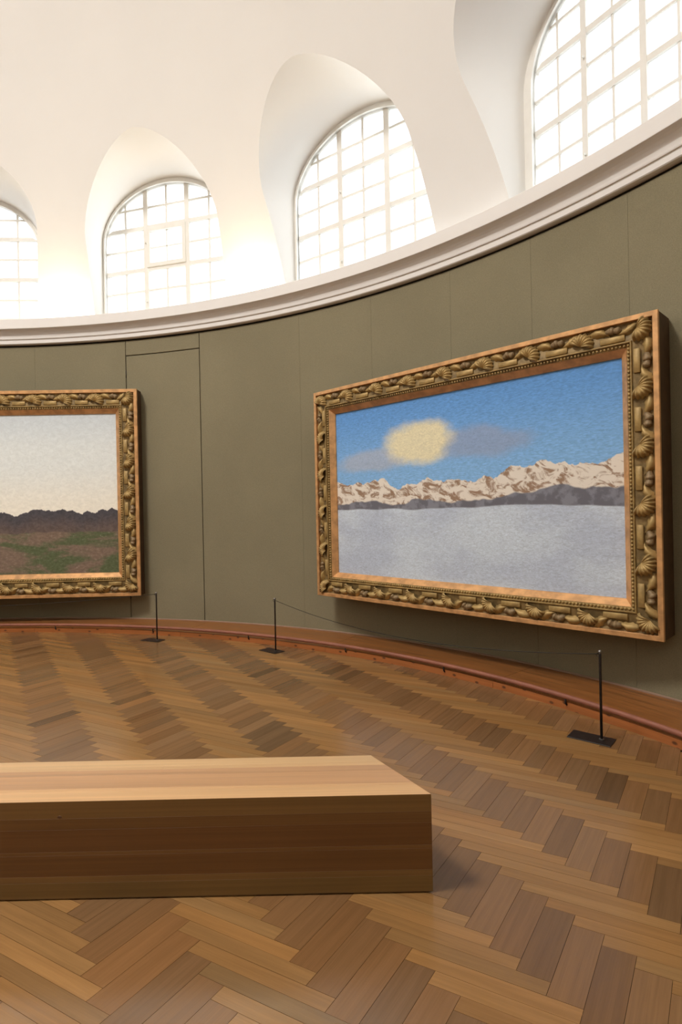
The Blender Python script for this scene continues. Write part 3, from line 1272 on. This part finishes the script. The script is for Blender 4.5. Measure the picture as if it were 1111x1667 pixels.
def curl_mesh():
    """a small pointed leaf, long axis x"""
    V, F = [], []
    NL, NW = 10, 4
    for i in range(NL + 1):
        f = i / NL
        wd = 0.026 * math.sin(PI * min(f ** 0.7, 1)) + 0.001
        for j in range(NW + 1):
            g = j / NW * 2 - 1
            x = (f - 0.5) * 0.115
            z = g * wd + 0.018 * math.sin(f * 2.6) - 0.009 + 0.004 * math.cos(f * 40) * abs(g)
            y = -0.003 - 0.020 * (1 - g * g) * math.sin(PI * f) - (0.005 if j == 2 else 0)
            if abs(g) == 1: y = 0
            V.append((x, y, z))
    for i in range(NL):
        for j in range(NW):
            a = i * (NW + 1) + j
            F.append((a, a + 1, a + NW + 2, a + NW + 1))
    return V, F


protos = {}


def ornament(name, builder, mat, parent, loc, ry, sc=1.0):
    if name not in protos:
        V, F = builder()
        me = bpy.data.meshes.new(name)
        me.from_pydata([tuple(v) for v in V], [], F)
        me.materials.append(mat)
        me.polygons.foreach_set('use_smooth', [True] * len(me.polygons))
        bmm = bmesh.new(); bmm.from_mesh(me)
        bmesh.ops.recalc_face_normals(bmm, faces=bmm.faces); bmm.to_mesh(me); bmm.free()
        protos[name] = me
    o = bpy.data.objects.new(name, protos[name])
    COL.objects.link(o)
    o.parent = parent
    o.location = loc
    o.rotation_euler = (0, ry, 0)
    o.scale = (sc, sc, sc) if not hasattr(sc, '__len__') else sc
    return o


def plate_builder():
    bm = box_bm(-0.095, 0.095, -0.012, 0.002, -0.024, 0.024, 0.004)
    V = [v.co.copy() for v in bm.verts]
    bm.verts.index_update()
    F = [tuple(v.index for v in f.verts) for f in bm.faces]
    bm.free()
    return V, F


def painting(label, cat, cx, cy, cz, ang, W, Hh, border, depth, mat_fn, unit):
    root = empty('framed_painting', (cx, cy, cz), ang)
    tag(root, label, cat)
    b = border
    k = b / 0.285
    f1, f2, f3, f4 = 0.040 * k, 0.188 * k, 0.200 * k, 0.230 * k
    # dark case behind, flush with the outer edge
    sweep_frame('case', [(0.004, 0.012), (0.004, depth - 0.006), (0.05, depth), (b, depth)], W, Hh, M_BOX, root)
    bk = mesh('backboard', [(-W / 2 + b * .5, depth - 0.012, -Hh / 2 + b * .5), (W / 2 - b * .5, depth - 0.012, -Hh / 2 + b * .5),
                            (W / 2 - b * .5, depth - 0.012, Hh / 2 - b * .5), (-W / 2 + b * .5, depth - 0.012, Hh / 2 - b * .5)], [(0, 1, 2, 3)], M_BOX, root)
    sweep_frame('outer_fillet', [(0.0, 0.03), (0.0, 0.003), (0.003, 0.0), (f1 - 0.003, 0.0), (f1, 0.003), (f1, 0.035)], W, Hh, M_COPPER, root)
    sweep_frame('leaf_channel', [(f1 - 0.001, 0.034), (f1 + 0.02, 0.040), (f1 + 0.07 * k, 0.036), (f2 - 0.02, 0.022), (f2, 0.020)], W, Hh, M_GILTD, root)
    sweep_frame('inner_ridge', [(f2 - 0.002, 0.022), (f2, 0.008), (f2 + 0.004, 0.004), (f3 - 0.003, 0.004), (f3, 0.010), (f3, 0.03), (f4, 0.036), (f4, 0.050)], W, Hh, M_GILT, root)
    sweep_frame('slip', [(f4 - 0.001, 0.040), (f4 + 0.002, 0.034), (b - 0.004, 0.082), (b, 0.088), (b, 0.11)], W, Hh, M_COPPER, root)
    # unseen box added to stop light leaking between picture and curved wall
    xm = W * 0.33
    def gap(x):
        y = 0.0
        while y < 2.0:
            px, py = cx + x * math.cos(ang) - y * math.sin(ang), cy + x * math.sin(ang) + y * math.cos(ang)
            if math.hypot((px - CX) / KX, py - CY) > RW: break
            y += 0.002
        return y
    V, F = [], []
    NB = 8
    for i in range(NB + 1):
        x = -xm + 2 * xm * i / NB
        g = gap(x) + 0.004
        V += [(x, depth - 0.02, -Hh / 2 + 0.06), (x, g, -Hh / 2 + 0.06), (x, g, Hh / 2 - 0.06), (x, depth - 0.02, Hh / 2 - 0.06)]
    for i in range(NB):
        for q in range(4):
            r = (q + 1) % 4
            F.append((i * 4 + q, (i + 1) * 4 + q, (i + 1) * 4 + r, i * 4 + r))
    F += [(3, 2, 1, 0), tuple(NB * 4 + q for q in range(4))]
    mesh('gap_blocker', V, F, M_BOX, root)
    cw, chh = W - 2 * b, Hh - 2 * b
    # canvas, a slightly thick stretched panel
    cv = from_bm('canvas', box_bm(-cw / 2 - 0.012, cw / 2 + 0.012, 0.100, 0.125, -chh / 2 - 0.012, chh / 2 + 0.012), mat_fn(cw, chh), root)
    # bead row: far too many to pick apart
    VV, FF = [], []
    dm = (f3 + f4) / 2
    ww, hh = W / 2 - dm, Hh / 2 - dm
    ico = bmesh.new()
    bmesh.ops.create_icosphere(ico, subdivisions=1, radius=0.0135 * k)
    ico.verts.index_update()
    iv = [v.co.copy() for v in ico.verts]
    iff = [tuple(v.index for v in f.verts) for f in ico.faces]
    ico.free()
    for (x0, z0, x1, z1) in ((-ww, -hh, ww, -hh), (ww, -hh, ww, hh), (ww, hh, -ww, hh), (-ww, hh, -ww, -hh)):
        L = math.hypot(x1 - x0, z1 - z0)
        n = int(L / (0.029 * k))
        for i in range(n):
            f = i / n
            base_i = len(VV)
            for v in iv: VV.append((x0 + (x1 - x0) * f + v.x, 0.027 + v.y, z0 + (z1 - z0) * f + v.z))
            FF += [tuple(base_i + q for q in t) for t in iff]
    bd = mesh('bead_row', VV, FF, M_GILT, root, True)
    bd['kind'] = 'stuff'
    # carved ornament: leaf, plate, nuts, small leaf, repeated along each side
    dc = f1 + (f2 - f1) * 0.50
    rg = random.Random(int(W * 100))
    for (side, ry, L) in (('top', 0, W), ('right', PI / 2, Hh), ('bottom', PI, W), ('left', -PI / 2, Hh)):
        n = max(3, round((L - 0.16) / unit))
        step = (L - 2 * dc) / n
        # local frame along the side: t along, q outward
        if side == 'top': tv, qv = (1, 0), (0, 1)
        elif side == 'right': tv, qv = (0, -1), (1, 0)
        elif side == 'bottom': tv, qv = (-1, 0), (0, -1)
        else: tv, qv = (0, 1), (-1, 0)
        half = (Hh if side in ('top', 'bottom') else W) / 2

        def at(t, d, y):
            return (tv[0] * t + qv[0] * (half - d), y, tv[1] * t + qv[1] * (half - d))
        for i in range(n):
            t0 = -L / 2 + dc + step * i
            ornament('leaf_fan', leaf_mesh, M_GILT, root, at(t0, dc + 0.004, 0.022), ry + rg.uniform(-0.25, 0.15) + 0.55, 1.30 * k)
            ornament('ribbon_plate', plate_builder, M_GILT, root, at(t0 + step * 0.52, f2 - 0.034 * k, 0.022), ry, (step / 0.46, 1, k))
            ornament('curled_leaf', curl_mesh, M_GILT, root, at(t0 + step * 0.30, f1 + 0.048 * k, 0.034), ry + 0.35 + rg.uniform(-.2, .2), 1.45 * k)
            ornament('curled_leaf', curl_mesh, M_GILT, root, at(t0 + step * 0.76, f1 + 0.052 * k, 0.034), ry + PI - 0.4 + rg.uniform(-.2, .2), 1.4 * k)
            ornament('carved_nut', nut_mesh, M_NUT, root, at(t0 + step * 0.50, f1 + 0.042 * k, 0.022), ry + 1.2 + rg.uniform(-.3, .3), 1.3 * k)
            ornament('carved_nut', nut_mesh, M_NUT, root, at(t0 + step * 0.60, f1 + 0.046 * k, 0.022), ry + 1.9 + rg.uniform(-.3, .3), 1.2 * k)
    return root


ANG = -0.7888
painting('snowy mountain landscape painting in carved gilt frame on the right', 'painting',
         1.0297, 5.4697, 0.2113 + EYE, ANG, 3.797, 2.461, 0.285, 0.30, mat_snow_picture, 0.46)
a2 = rad(1.2)
Wl, Hl = 4.71, 2.965
painting('evening landscape painting in carved gilt frame cut by the left edge', 'painting',
         -2.894 - math.cos(a2) * Wl / 2, 8.0 - math.sin(a2) * Wl / 2, 1.917, a2, Wl, Hl, 0.335, 0.20, mat_dusk_picture, 0.47)
